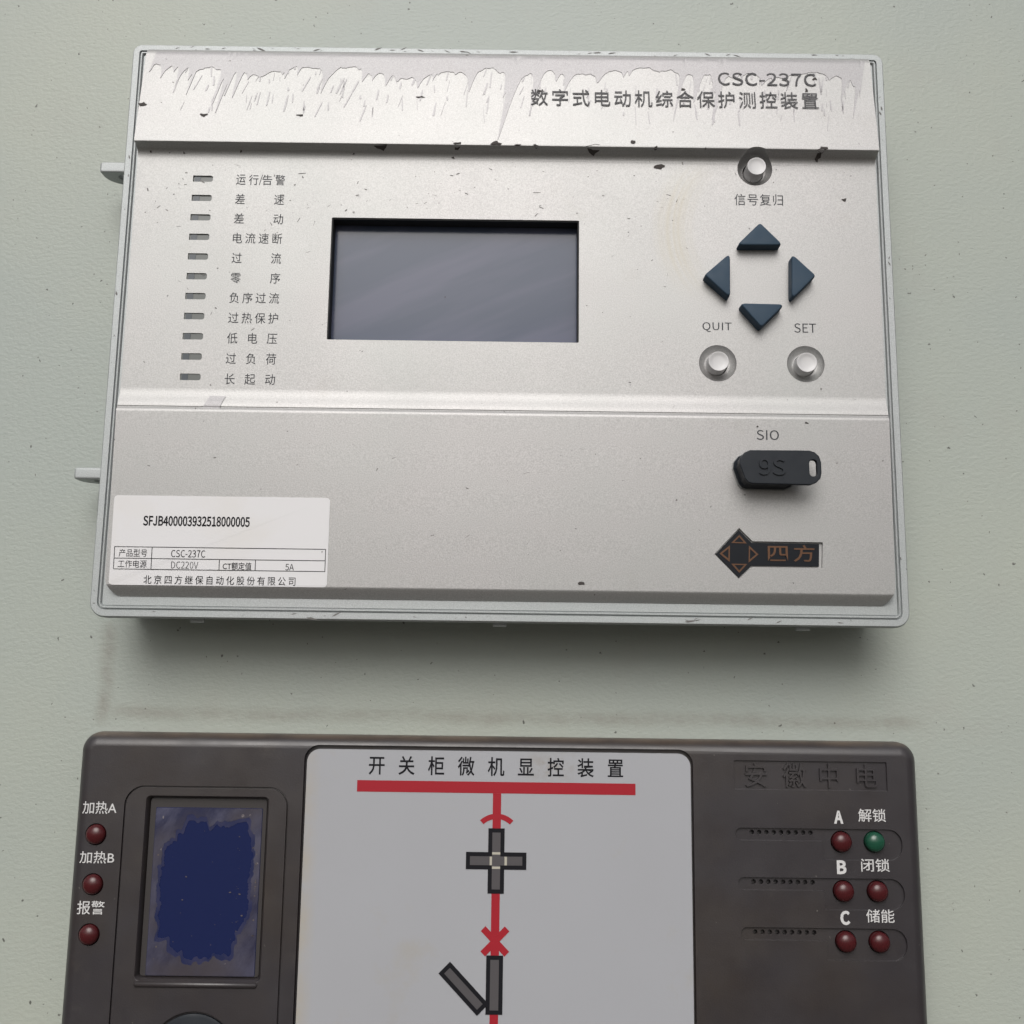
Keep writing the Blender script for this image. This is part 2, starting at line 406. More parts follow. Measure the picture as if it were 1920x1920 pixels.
HM = .0256                                           # level of the middle field
# display window
LX0, LX1 = X(617.5, 522, HM), X(1085.5, 528, HM); LZ1, LZ0 = Z(853, 411, HM), Z(850, 639.5, HM)
cuts = [prism(rr(LX0, LX1, LZ0, LZ1, .0003, 2), .0195, .034)]
# indicator slots
SX = X(381, 335.5, HM); SW, SH = .0057, .00188
sz = [Z(381, 335.5, HM) + (Z(356.5, 706.5, HM) - Z(381, 335.5, HM)) * k / 10 for k in range(11)]
SX = (X(381, 335.5, HM) + X(356.5, 706.5, HM)) / 2
slots = [rr(SX - SW / 2, SX + SW / 2, z - SH / 2, z + SH / 2, (.0006, .0006, .0001, .0001), 3) for z in sz]
cuts.append(join([prism(s, .0195, .034) for s in slots]))
# wells round the push buttons
def well(px, py, r, h, deep):
    cx, cz = P(px, py, h); lp = []
    for rr_, d in ((r, .009), (r, 0.), (r * .985, -.0004), (r * .90, -deep * .55), (r * .72, -deep * .92), (r * .62, -deep)): lp.append((circ(cx, cz, rr_, 48), h + d))
    lp = lp[::-1]
    return loft(lp), (cx, cz)
wA, cA = well(1415, 318, .0050, HM, .0022)
wB, cB = well(1346, 681, .00525, HM, .0018)
wC, cC = well(1511, 682.5, .00525, HM, .0018)
cuts.append(join([wA, wB, wC]))
holes = [prism(circ(c_[0], c_[1], .00305, 40), .0195, .030) for c_ in (cA, cB, cC)]
cuts.append(join(holes))
# sunk bed of the maker's plate
def hz(px, py): 
    h = .0265
    for _ in range(3): h = surf(Z(px, py, h))
    return h
HL = hz(1440, 1038)
lp_px = [(1339.5, 1039), (1385.5, 990), (1411, 1015), (1542.5, 1017), (1542, 1065), (1410.5, 1063.5), (1386, 1086)]
logo = ccw(poly_px(lp_px, HL))
cuts.append(prism(logo, HL - .0008, .034))
face = cut(face, cuts)
face = bevelled(face, .00013)
link('faceplate', face, 'silver', dev, 0)
# display glass and dark frame behind the window
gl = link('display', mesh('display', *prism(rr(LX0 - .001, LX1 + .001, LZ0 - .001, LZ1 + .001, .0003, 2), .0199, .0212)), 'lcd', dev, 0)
lin = []
for a in ((LX0, LX1, LZ1 - .00002, LZ1 + .0009), (LX0 - .0009, LX0 + .00002, LZ0, LZ1)):
    pass
t_ = .00035
fr = join([box(LX0 + .00003, LX1 - .00003, -.0254, -.0213, LZ1 - t_, LZ1 - .00003), box(LX0 + .00003, LX0 + t_, -.0254, -.0213, LZ0 + .00003, LZ1 - t_ - .00001),
           box(LX1 - t_, LX1 - .00003, -.0254, -.0213, LZ0 + .00003, LZ1 - t_ - .00001)])
link('window_lining', mesh('window_lining', *fr), 'dark_inside', gl, 0)
# indicator lights in the slots
ld = mesh('indicator_light', *prism(rr(-SW / 2 - .0002, SW / 2 + .0002, -SH / 2 - .0002, SH / 2 + .0002, 0.0002, 2), .0199, .0253)); ld.materials.append(M['lens'])
lc = mesh('emitter', *box(-SW / 2 + .0004, -SW / 2 + .0021, -.0254, -.0252, -SH / 2, SH / 2)); lc.materials.append(M['lens_chip'])
for k, z in enumerate(sz):
    o = bpy.data.objects.new('indicator_light', ld); COL.objects.link(o); o.location = (SX, 0, z); o.parent = dev
    e = bpy.data.objects.new('emitter', lc); COL.objects.link(e); e.parent = o
# indicator captions
TX0, TX1 = (X(443, 338, HM) + X(421.5, 711, HM)) / 2, (X(534, 338, HM) + X(516.5, 711, HM)) / 2
t0, t1 = Z(488, 338, HM), Z(468, 711, HM)
CH = .00315
caps = ['运行/告警', '差速', '差动', '电流速断', '过流', '零序', '负序过流', '过热保护', '低电压', '过负荷', '长起动']
for k, s in enumerate(caps):
    zc = t0 + (t1 - t0) * k / 10
    if k == 0:
        w = TX1 - TX0
        o = None
        pos = [('运', 0, .195), ('行', .26, .455), ('/', .47, .54), ('告', .535, .735), ('警', .80, 1.)]
        allv, allf = [], []
        for ch, a, b in pos:
            vs, fs = glyphs(ch, 1., 0.); ax, bx = min(v[0] for v in vs), max(v[0] for v in vs); az, bz = min(v[1] for v in vs), max(v[1] for v in vs)
            q = len(allv)
            allv += [(TX0 + w * (a + (b - a) * (x - ax) / (bx - ax)), -(HM + .0001), zc - CH / 2 + CH * (y - az) / (bz - az)) for x, y in vs]
            allf += [tuple(i + q for i in f) for f in fs]
        allv = [(x, -(surf(z) + .00005), z) for x, y, z in allv]
        link('lettering', mesh('lettering', allv, allf), 'print', dev, 0)
    else:
        lettering(s, (TX0, TX1, zc + CH / 2, zc - CH / 2), surf, 'print', dev, world=True)
lettering('信号复归', (1377, 1468, 364, 385.5), surf, 'print', dev)
lettering('QUIT', (1317, 1372, 604.5, 622.5), surf, 'print', dev, False, 0)
lettering('SET', (1489, 1530, 606.5, 624), surf, 'print', dev, False, 0)
lettering('SIO', (1418.5, 1460.5, 806.5, 825), surf, 'print', dev, False, 0)
lettering('CSC-237C', (1346, 1530, 136, 161.5), lambda z: surf(z) + .00024, 'title_print', dev, False, 0)
lettering('数字式电动机综合保护测控装置', (995, 1534, 169, 202.5), lambda z: surf(z) + .00024, 'title_print', dev, True, 0)

# push buttons: turned knobs with a dished, bright-edged top
def knob_mesh(r, h0, h1):
    lp = [(circ(0, 0, r * k, 40), h) for k, h in ((1, h0), (1, h1 - .0003), (.985, h1 - .00012), (.95, h1), (.86, h1 - .00002), (.74, h1 - .0002), (.5, h1 - .00032), (.2, h1 - .00036))]
    return mesh('push_button', *loft(lp))
for (bx_, by_, hh, r, lb) in ((1419, 312.5, .0281, .0027, 'round silver button at the foot of the upper step'), (1346.5, 677.5, .0277, .00285, 'round silver button under the word QUIT'), (1511.5, 680.5, .0277, .00285, 'round silver button under the word SET')):
    me = knob_mesh(r, 0, hh - .0205); x_, z_ = P(bx_, by_, hh)
    c_ = min((cA, cB, cC), key=lambda c: (c[0] - x_) ** 2 + (c[1] - z_) ** 2)
    x_, z_ = x_ * .5 + c_[0] * .5, z_ * .5 + c_[1] * .5
    o = link('push_button', me, 'knob', dev, 30); o.location = (x_, -.0205, z_); o['label'] = lb
    q = link('button_seat', mesh('button_seat', *prism(circ(c_[0] - x_, c_[1] - z_, .0033, 32), -.0009, -.0003)), 'dark_inside', o, 0)

# arrow keys
HK = HM + .0036
for pts, lb in (([(1382, 459), (1469, 459), (1425.5, 417)], 'arrow key pointing up'), ([(1387, 568), (1472, 570), (1428, 613)], 'arrow key pointing down'),
                ([(1369, 474), (1369.5, 558), (1321.5, 515)], 'arrow key pointing left'), ([(1485, 475), (1485, 561), (1530, 516)], 'arrow key pointing right')):
    p = ccw(poly_px(pts, HK)); cx = sum(a for a, b in p) / 3; cz = sum(b for a, b in p) / 3
    def sc(k, r): return round_poly([(cx + (a - cx) * k, cz + (b - cz) * k) for a, b in p], r, 6)
    o = link('arrow_key', mesh('arrow_key', *loft([(sc(1.04, .0008), HM - .001), (sc(1.03, .0008), HK - .0009), (sc(1.015, .0008), HK - .0005), (sc(.985, .00078), HK - .0002), (sc(.94, .0007), HK - .00003), (sc(.90, .0006), HK)])), 'rubber', dev, 40)
    o['label'] = lb

# maker's plate
pl = thing('maker_plate', '', ''); del pl['label']; del pl['category']; pl.parent = dev
pb = ccw(poly_px([(1342.5, 1039), (1385.5, 993.5), (1409.5, 1017.5), (1536.5, 1019.5), (1536, 1062), (1409.5, 1060.5), (1386, 1083)], HL))
bpy.data.objects.remove(pl)
pl = link('maker_plate', mesh('maker_plate', *prism(pb, HL - .0009, HL - .0003)), 'logo_black', dev, 0)
HP = HL - .0003
def ring_tri(c3, w=.0003):
    p = ccw(poly_px(c3, HP)); cx = sum(a for a, b in p) / 3; cz = sum(b for a, b in p) / 3
    inn = [(cx + (a - cx) * .62, cz + (b - cz) * .62) for a, b in p]
    vs = [(x, -(HP + .00012), z) for x, z in p + inn] + [(x, -(HP - .00005), z) for x, z in p + inn]
    fs = []
    for i in range(3):
        j = (i + 1) % 3; fs += [(i, j, j + 3, i + 3), (i + 6, j + 6, j, i), (i + 3, j + 3, j + 9, i + 9)]
    return vs, fs
tris = [[(1371, 1018), (1400, 1019), (1386, 1003)], [(1371, 1057), (1401, 1057.5), (1386, 1074)], [(1368.5, 1022.5), (1368, 1053.5), (1349, 1038)], [(1404, 1023), (1403.5, 1055), (1422, 1039.5)]]
for t in tris: link('emblem_triangle', mesh('emblem_triangle', *ring_tri(t)), 'copper', pl, 0)
lettering('四', (1439.5, 1477, 1024, 1052), HP, 'copper', pl, True, .008, .00014)
lettering('方', (1488, 1527, 1022, 1053.5), HP, 'copper', pl, True, .008, .00014)

# data label
def drape(pts, d): return [(x, -(surf(z) + d), z) for x, z in pts]
def surf_quad(px0, px1, py0, py1):
    return None
hA, hB = hz(300, 930), hz(300, 1098)
sx0, sx1 = X(209.5, 1010, .0264), X(616, 1018, .0264); szt, szb = Z(300, 929.5, hA), Z(300, 1097.5, hB)
lp = rr(sx0, sx1, szb, szt, .0010, 4)
vs = drape(lp, .00012) + drape(lp, -.00002); n = len(lp)
fs = [tuple(range(n))] + [(k + n, (k + 1) % n + n, (k + 1) % n, k) for k in range(n)]
lab = link('data_label', mesh('data_label', vs, fs), 'label', dev, 0); lab['label'] = 'white paper data label with a printed table'
ls = lambda z: surf(z) + .00012
def lt(s, b, cjk=True, bold=0.): lettering(s, b, ls, 'black_print', lab, cjk, bold)
lt('SFJB400003932518000005', (268.5, 468.5, 968, 987), False, .010)
lt('产品型号', (223, 276, 1029.5, 1044)); lt('工作电源', (221, 275, 1050, 1064.5))
lt('CSC-237C', (321, 385, 1031.5, 1045), False, 0); lt('DC220V', (321, 371.5, 1053, 1066), False, -.004)
lt('CT额定值', (417.5, 471.5, 1054.5, 1068.5), False, .004); lt('5A', (535, 551, 1057.5, 1069.5), False, 0)
lt('北京四方继保自动化股份有限公司', (269, 554, 1080, 1096.5))
def rule(xa, xb, ya, yb, w=.00018):
    """one ruled table line between two photo points"""
    h = hz((xa + xb) / 2, (ya + yb) / 2); (x0_, z0_), (x1_, z1_) = P(xa, ya, h), P(xb, yb, h)
    if abs(x1_ - x0_) > abs(z1_ - z0_): z0_ = z1_ = (z0_ + z1_) / 2; q = [(x0_, z0_ - w / 2), (x1_, z0_ - w / 2), (x1_, z0_ + w / 2), (x0_, z0_ + w / 2)]
    else: x0_ = x1_ = (x0_ + x1_) / 2; q = [(x0_ - w / 2, min(z0_, z1_)), (x0_ + w / 2, min(z0_, z1_)), (x0_ + w / 2, max(z0_, z1_)), (x0_ - w / 2, max(z0_, z1_))]
    return drape(q, .00017 + (.00001 if x0_ == x1_ else 0)), [(0, 1, 2, 3)]
link('table_lines', mesh('table_lines', *join([rule(215, 611, 1024.5, 1030.5), rule(214, 610, 1046, 1052), rule(213.5, 609, 1066, 1072.5), rule(215, 213.5, 1024.5, 1066),
     rule(285, 284, 1025.5, 1067.2), rule(411.5, 411, 1049, 1069.3), rule(479, 479, 1050, 1070.3), rule(611, 609, 1030.5, 1072.5)])), 'black_print', lab, 0)

# hinge lugs on the left side: horizontal ears with a vertical hole
for (px, py0, py1, dep, pxt) in ((232, 303.5, 322.5, .0098, 187.5), (184, 876, 898, .0098, 139)):
    hf = .0150; x1_ = BX0 + .004; x0_ = X(pxt, py0, hf); z1_, z0_ = Z(px - 20, py0, hf), Z(px - 20, py1, hf); n = 12
    pts = [(x1_, hf), (x0_ + .0006, hf), (x0_ + .0001, hf - .0003)]
    for k in range(n + 1):
        a = rad(90 * k / n); pts.append((x0_ + (BX0 + .002 - x0_) * (1 - math.cos(a)), hf - .0008 - (dep - .0008) * math.sin(a) ** .6))
    pts.append((x1_, hf - dep))
    m_ = len(pts); vs = [(x, -h, z) for z in (z0_, z1_) for x, h in pts]
    fs = [tuple(range(m_)), tuple(reversed(range(m_, 2 * m_)))] + [(k, k + m_, (k + 1) % m_ + m_, (k + 1) % m_) for k in range(m_)]
    bm = bmesh.new(); bv = [bm.verts.new(v) for v in vs]
    for f in fs: bm.faces.new([bv[i] for i in f])
    bmesh.ops.recalc_face_normals(bm, faces=bm.faces[:]); me = bpy.data.meshes.new('hinge_lug'); bm.to_mesh(me); bm.free()
    cx_, cy_ = (x0_ + BX0) / 2 + .0006, hf - .0036
    cyl = ([(cx_ + .0013 * math.cos(2 * math.pi * k / 16), -cy_ + .0013 * math.sin(2 * math.pi * k / 16), z) for z in (z0_ - .001, z1_ + .001) for k in range(16)],
           [tuple(reversed(range(16))), tuple(range(16, 32))] + [(k, (k + 1) % 16, (k + 1) % 16 + 16, k + 16) for k in range(16)])
    me = cut(me, [cyl]); me = bevelled(me, .0007, 50, 3)
    link('hinge_lug', me, 'bezel', dev, 0)
# small side screws and latches under the rim
for (xx, py, s) in ((BX0, 134, -1), (BX1, 153, 1)):
    z_ = Z(950, py, .018); a, b = (xx - .0013, xx + .002) if s < 0 else (xx - .002, xx + .0008)
    link('side_screw', mesh('side_screw', *box(a, b, -.0195, -.0165, z_ - .0014, z_ + .0014)), 'steel', dev, 0)
for px in (370, 937, 1505):
    x_ = X(px, 1170, .020)
    link('latch', mesh('latch', *box(x_ - .0018, x_ + .0018, -.0203, -.0189, BZ0 - .0009, BZ0 + .003)), 'bezel', dev, 0)

# worn clear film on the upper band, its lower edge torn into tongues
zt, zb_ = Z(950, 105, surf(.1790)), Z(950, 268, surf(.155))
rng = random.Random(5)
ton = []
x_ = FX0 - .004
while x_ < FX1:
    dens = .5 + .5 * math.sin(x_ * 48 + .6) + .3 * math.sin(x_ * 131)
    a = rng.choice([.0008, .0012, .002, .003, .005, .007, .010, .017]) * rng.uniform(.6, 1.3) * (.45 + .75 * max(0, dens)); ton.append((x_, a, rng.uniform(.0003, .0011), rng.uniform(.55, 1.9), rng.uniform(-.35, .35)))
    x_ += rng.choice([.0008, .0014, .0024, .0042, .0070]) * rng.uniform(.7, 1.3)
from mathutils import noise as mn
def edge(x):
    base = .0056 + .0032 * mn.noise(Vector((x * 45, 3.3, 0))) + .0022 * mn.noise(Vector((x * 160, 1.3, 0))) + .0007 * mn.noise(Vector((x * 700, 7.3, 0)))
    d = base
    for c, a, w, k_, sk in ton:
        t = (x - c) / w
        if abs(t) < 5: d = max(d, base + a * math.exp(-(abs(t * (1 + sk * (1 if t > 0 else -1)))) ** k_))
    return min(d, zt - zb_ + .0004)
SHE = -.20
def film_strip():
    vs, fs = [], []; st_ = .00018; n = int((FX1 - FX0 - .0042) / st_); K = 14
    for i in range(n):
        x = FX0 + .0030 + i * st_; d = edge(x) + rng.uniform(-.00008, .00008)
        for k in range(K + 1):
            dz = d * (k / K) ** .9; z = zt - dz; xx = x + SHE * dz
            xx = min(max(xx, FX0 + .0012), FX1 - .0012)
            vs.append((xx, -(surf(z) + .00015), z))
        z = zt - d - .00005; vs.append((vs[-1][0], -(surf(z) - .00003), z))
    q = K + 2
    for i in range(n - 1):
        for k in range(K + 1): a = i * q + k; fs.append((a, a + 1, a + 1 + q, a + q))
    return vs, fs
fm = link('torn_film', mesh('torn_film', *film_strip()), 'film', dev, 50)
# loose slanting streaks of the same film
def sliver(x, z, L, w, ang, d, taper=.15):
    ux, uz = math.sin(ang), -math.cos(ang); nx, nz = -uz, ux; pts = []; K = 5
    for k in range(K + 1):
        t = k / K; ww = w * (taper + (1 - taper) * math.sin(math.pi * min(1, t * .55 + .18))) * rng.uniform(.8, 1.2); pts.append((x + ux * L * t, z + uz * L * t, ww))
    lo = [(a + nx * c / 2, b + nz * c / 2) for a, b, c in pts] + [(a - nx * c / 2, b - nz * c / 2) for a, b, c in reversed(pts)]
    n = len(lo); vs = [(a, -(surf(b) + d), b) for a, b in lo] + [(a, -(surf(b) - .00003), b) for a, b in lo]
    fs = [(k, k + 1, n - 2 - k, n - 1 - k) for k in range(K)] + [(k, k + n, (k + 1) % n + n, (k + 1) % n) for k in range(n)]
    return vs, fs
sl = []
for _ in range(170):
    x_ = rng.uniform(FX0 + .004, FX1 - .004); z_ = zt - rng.uniform(.003, .019); L = rng.uniform(.001, .0058)
    if z_ - L < zb_ + .0004: L = max(.0005, z_ - zb_ - .0004)
    sl.append(sliver(x_, z_, L, rng.uniform(.00012, .0006), rad(rng.uniform(-24, 6)), .00009))
q = link('film_streaks', mesh('film_streaks', *join(sl)), 'film', dev, 0); q['kind'] = 'stuff'
# chips along the edges and fine scuffs
ch = []
def chip(px, py, wx_, wz_, n=9):
    h = hz(px, py); cx, cz = P(px, py, h); s = .000157
    lo = []
    for k in range(n):
        a = 2 * math.pi * k / n; j = rng.uniform(.45, 1.3); lo.append((cx + math.cos(a) * wx_ * s * j, cz + math.sin(a) * wz_ * s * j))
    vs = [(a, -(surf(b) + .00012), b) for a, b in lo] + [(cx, -(surf(cz) + .00016), cz)]
    return vs, [(k, (k + 1) % n, n) for k in range(n)]
for c_ in ((715, 272, 12, 2.5), (857, 270, 8, 5), (930, 269, 10, 5), (972, 272, 8, 2), (1004, 273, 5, 2.5), (1113, 277.5, 11.5, 7.5), (1187, 266, 5, 4), (1230, 277, 4, 3), (1238, 313.5, 10, 4.5),
           (1543, 279, 9, 5), (1538, 287, 5, 6), (381, 215.5, 9, 3.5), (562, 216, 7, 2.5), (268, 195.5, 8, 4), (1009, 171, 11, 3), (790, 182, 9, 2), (850, 296, 3, 2), (663, 289, 2, 1.5), (283, 284, 2, 2),
           (345, 287, 2, 2), (452, 284, 2, 2.5), (1583, 375, 5, 4), (1279, 168, 7, 3), (1512, 170, 3, 5), (1527, 148, 5, 3), (1090, 1094, 6, 3), (1420, 800, 2, 2), (1512, 793, 4, 2), (880, 410, 0, 0)):
    if c_[2]: ch.append(chip(*c_))
q = link('paint_chips', mesh('paint_chips', *join(ch)), 'chip', dev, 0); q['kind'] = 'stuff'
sc_ = []
for _ in range(260):
    x_ = rng.uniform(FX0 + .003, FX1 - .003); z_ = rng.choice([rng.uniform(.100, .146), rng.uniform(.022, .146), rng.uniform(.125, .146)])
    if LX0 - .001 < x_ < LX1 + .001 and LZ0 - .001 < z_ < LZ1 + .002: continue
    if z_ < .047 and x_ < sx1 + .002: continue
    if x_ > .05 and z_ < .140: continue
    sc_.append(sliver(x_, z_, min(.0022, .0002 + rng.expovariate(2200)), rng.choice([.00006, .0001, .00022, .0003]) * rng.uniform(.6, 1.2), rad(rng.choice([-60, -75, 70, 80, 20, -20]) + rng.uniform(-15, 15)), .00004))
q = link('scuff_marks', mesh('scuff_marks', *join(sc_)), 'scuff', dev, 0); q['kind'] = 'stuff'
rs = []
def rim_mark(x, z, L, w, a):
    ux, uz = math.cos(a), math.sin(a); k = [(0, 0), (.35, .5), (.7, .35), (1, 0), (.6, -.4), (.25, -.45)]
    return [(x + ux * L * t - uz * w * n_ * rng.uniform(.7, 1.4), -.02405, z + uz * L * t + ux * w * n_ * rng.uniform(.7, 1.4)) for t, n_ in k], [tuple(range(6))]
for _ in range(90):
    e_ = rng.choice('tttbblr'); o_m = rng.uniform(.0006, .0017); L = rng.choice([.0004, .0008, .0016, .003]) * rng.uniform(.6, 1.3)
    if e_ == 't': rs.append(rim_mark(rng.uniform(BX0 + .005, BX1 - .008), BZ1 - o_m, L, L * .16, rng.uniform(-.5, .5)))
    elif e_ == 'b': rs.append(rim_mark(rng.uniform(BX0 + .005, BX1 - .008), BZ0 + o_m, L, L * .16, rng.uniform(-.5, .5)))
    else: rs.append(rim_mark((BX0 + o_m) if e_ == 'l' else (BX1 - o_m), rng.uniform(BZ0 + .005, BZ1 - .006), L * .4, L * .12, rng.uniform(1, 2.1)))
q = link('rim_scuffs', mesh('rim_scuffs', *join(rs)), 'scuff', dev, 0); q['kind'] = 'stuff'
# worn patch on the ridge above the label
h_ = hz(401, 754); cx, cz = P(401, 754, h_)
lo = [(cx + a * mm, cz + b * mm) for a, b in ((-2.9, -1.1), (-2.0, -1.6), (1.6, -1.6), (2.5, -.8), (3.1, .6), (2.9, 1.9), (-1.2, 1.9), (-2.2, .8))]
dl = lo[:4]
K = 8; vs = []; 
for j in range(K + 1):
    z_ = cz - .0016 + .0035 * j / K; xa = cx - .0029 + .0016 * j / K; xb = cx + .0018 + .0012 * j / K
    for i in range(7): vs.append((xa + (xb - xa) * i / 6, -(surf(z_) + .00018), z_))
fs = [(j * 7 + i, j * 7 + i + 1, (j + 1) * 7 + i + 1, (j + 1) * 7 + i) for j in range(K) for i in range(6)]
b0 = len(vs); vs += [(cx - .0029 + .0047 * i / 6, -(surf(cz - .0019) + .00003), cz - .0019) for i in range(7)]
fs += [(b0 + i, b0 + i + 1, i + 1, i) for i in range(6)]
link('raised_flake', mesh('raised_flake', vs, fs), 'film', dev, 0)

# ================================================================ dust cap plugged over the serial port
dc = thing('dust_cap', 'black rubber connector cap with a holed pull tab, plugged in under SIO', 'connector cap')
h0 = hz(1450, 880); H1 = h0 + .0072
body_t = [(1406.7, 843.5), (1396, 848), (1388, 858), (1387, 869), (1397, 897), (1403, 904), (1411, 906.5), (1481, 908), (1492, 903), (1500, 893), (1507, 868), (1504, 853), (1493, 845)]
pt = ccw(poly_px(body_t, H1)); cx = sum(a for a, b in pt) / len(pt); cz = sum(b for a, b in pt) / len(pt)
def scp(k): return round_poly([(cx + (a - cx) * k, cz + (b - cz) * k) for a, b in pt], .0008, 3)
link('cap_body', mesh('cap_body', *loft([(scp(1.04), h0 - .0004), (scp(1.04), h0 + .0012), (scp(.97), h0 + .0018), (scp(.96), H1 - .0016), (scp(.96), H1 - .00145)])), 'cap', dc, 35)
tabp = [(1406.7, 843.5), (1396, 848), (1388, 858), (1387, 869), (1397, 897), (1403, 904), (1411, 906.5), (1493, 908.5), (1520, 909), (1531, 905), (1539, 897), (1541, 886), (1540, 866), (1536, 855), (1528, 847.5), (1518, 844.5), (1493, 844)]
pt2 = round_poly(ccw(poly_px(tabp, H1)), .0008, 3)
me = mesh('cap_plate', *prism(pt2, H1 - .0014, H1))
h_x0, h_z1 = P(1517.5, 862, H1); h_x1, h_z0 = P(1532.5, 893, H1)
me = cut(me, [prism(rr(h_x0, h_x1, h_z0, h_z1, .0009, 5), H1 - .004, H1 + .002)]); me = bevelled(me, .00028, 40, 3)
link('cap_plate', me, 'cap', dc, 0)
lettering('9S', (1423, 1473, 859, 891), H1, 'cap', dc, False, .004, .00040, name='raised_lettering')
link('port_shell', mesh('port_shell', *prism(round_poly([(cx + (a - cx) * 1.07, cz + (b - cz) * 1.09) for a, b in pt], .0008, 3), h0 - .0004, h0 + .0004)), 'steel', dev, 0)

# ================================================================ lower device
low = thing('switchgear_indicator', 'dark grey panel device with a red circuit diagram and round indicator lamps', 'indicator panel')
HF = .0140
QX0, QX1 = -.1172, .1117
QZ1 = Z(950, 1381, .0100); QZ0 = -.150
def ins2(d): return rr(QX0 + d, QX1 - d, QZ0 + d, QZ1 - d, tuple(max(.0050 - d, .0006) for _ in range(4)), 8)
lps = [(ins2(0.0006), 0), (ins2(.0), .009)]
RB = .0042
for k in range(1, 8):
    a = rad(90 * k / 7); lps.append((ins2(RB * (1 - math.cos(a)) * .9), HF - RB + RB * math.sin(a) if k < 7 else HF))
bodym = mesh('housing', *loft(lps))
WX0, WX1 = X(572, 1600, HF) , X(1296, 1600, HF)
WX0, WX1 = (X(575, 1440, HF) + X(554.5, 1900, HF)) / 2, (X(1293, 1440, HF) + X(1304, 1900, HF)) / 2
WZ1 = Z(935, 1409, HF); WZ0 = -.140
g1 = [prism(rr(WX0 - .0007, WX1 + .0006, WZ0 - .001, WZ1 + .0011, .0040, 8), HF - .0016, HF + .01)]
# sunk name field
nx0, nx1 = X(1376.5, 1453, HF), X(1663, 1453, HF); nz1, nz0 = Z(1520, 1427.5, HF), Z(1520, 1481.5, HF)
g1.append(prism(rr(nx0, nx1, nz0, nz1, .0002, 2), HF - .0006, HF + .01))
# sunk tracks with lamp and sound holes
tracks = [((1378.5, 1552.5, 1540.5, 1572), (1541, 1555, 1692, 1605.5)), ((1382, 1645, 1543.5, 1665.5), (1545, 1648, 1696.5, 1699.5)), ((1385.5, 1738.5, 1548, 1760), (1549.5, 1742, 1701.5, 1795))]
for (a, b) in tracks:
    xl, zt_ = X(a[0], 1562, HF), Z(a[0], a[1], HF); zt_ = Z((a[0] + b[2]) / 2, (a[1] + b[1]) / 2, HF)
    zb1 = zt_ - .00325; zb2 = zt_ - .0081; xm = X(b[0], b[1], HF); xr = X(b[2], (b[1] + b[3]) / 2, HF)
    r1 = .0016; pts = [(xl + r1, zb1), (xm, zb1), (xm, zb2)]
    R2 = .0038
    for k in range(9): q_ = rad(-90 + 90 * k / 8); pts.append((xr - R2 + R2 * math.cos(q_), zb2 + R2 + R2 * math.sin(q_)))
    for k in range(9): q_ = rad(90 * k / 8); pts.append((xr - R2 + R2 * math.cos(q_), zt_ - R2 + R2 * math.sin(q_)))
    for k in range(9): q_ = rad(90 + 180 * k / 8); pts.append((xl + r1 + r1 * math.cos(q_), (zt_ + zb1) / 2 + r1 * math.sin(q_)))
    g1.append(prism(pts[:-1], HF - .0007, HF + .01))
# groove round the display module
mx0, mx1 = (X(232, 1530, HF) + X(203.5, 1914, HF)) / 2, (X(541, 1530, HF) + X(521, 1914, HF)) / 2
mz1 = Z(385, 1474.5, HF); gw = .00045; mz0 = -.128
no = len(rr(0, 1, 0, 1, .1, 8))
o_ = rr(mx0, mx1, mz0, mz1, .0052, 8); i_ = rr(mx0 + gw, mx1 - gw, mz0 + gw, mz1 - gw, .0048, 8)
vs = [(x, -h, z) for h in (HF - .0008, HF + .004) for x, z in o_ + i_]; q = 2 * no; fs = []
for k in range(no):
    j = (k + 1) % no
    fs += [(k + q, j + q, j + no + q, k + no + q), (j, k, k + no, j + no), (k, j, j + q, k + q), (j + no, k + no, k + no + q, j + no + q)]
g1.append((vs, fs))
# display recess, deeper
dx0, dx1 = (X(274, 1510, HF) + X(252, 1830, HF)) / 2, (X(504, 1510, HF) + X(487, 1830, HF)) / 2; dz1, dz0 = Z(388, 1493.5, HF), Z(370, 1840, HF)
def slant(x0, x1, z0, z1, r, d): return rr(x0 + d, x1 - d, z0 + d, z1 - d, r, 6)
g1.append(loft([(slant(dx0, dx1, dz0, dz1, .0009, .0006), HF - .0022), (slant(dx0, dx1, dz0, dz1, .0010, .0003), HF - .0006), (slant(dx0, dx1, dz0, dz1, .0012, -.0001), HF), (slant(dx0, dx1, dz0, dz1, .0012, -.0001), HF + .006)]))
# round recess peeping in at the lower edge
kx, kz = P(359, 1988, HF); g1.append(prism(circ(kx, kz, .0119, 48), HF - .0012, HF + .006))
g2 = []
LED = [(178, 1565, 'r'), (172, 1659, 'r'), (165, 1753.5, 'r'), (1580, 1579.5, 'r'), (1642, 1579.5, 'g'), (1584, 1672.5, 'r'), (1648, 1673, 'r'), (1588.5, 1767.5, 'r'), (1651.5, 1768, 'r')]
LC = []
for k, (x, y, c_) in enumerate(LED):
    a, b = P(x, y, HF + .0006); LC.append((a, b))
g2.append(join([prism(circ(a, b, .00285, 32), HF - .004, HF + .01) for a, b in LC]))
hp = []
for (x0_, x1_, y_, sl_) in ((1410.6, 1521, 1561, 1.5), (1414, 1525, 1654, 1.5), (1417, 1528, 1748.5, 1.5)):
    for k in range(9): hp.append(P(x0_ + (x1_ - x0_) * k / 8, y_ + sl_ * k / 8, HF))
g2.append(join([prism(circ(a, b, .00063, 12), HF - .0025, HF + .01) for a, b in hp]))
bodym = cut(bodym, g1 + g2)
bodym = bevelled(bodym, .00022, 40)
link('housing', bodym, 'anthracite', low, 0)
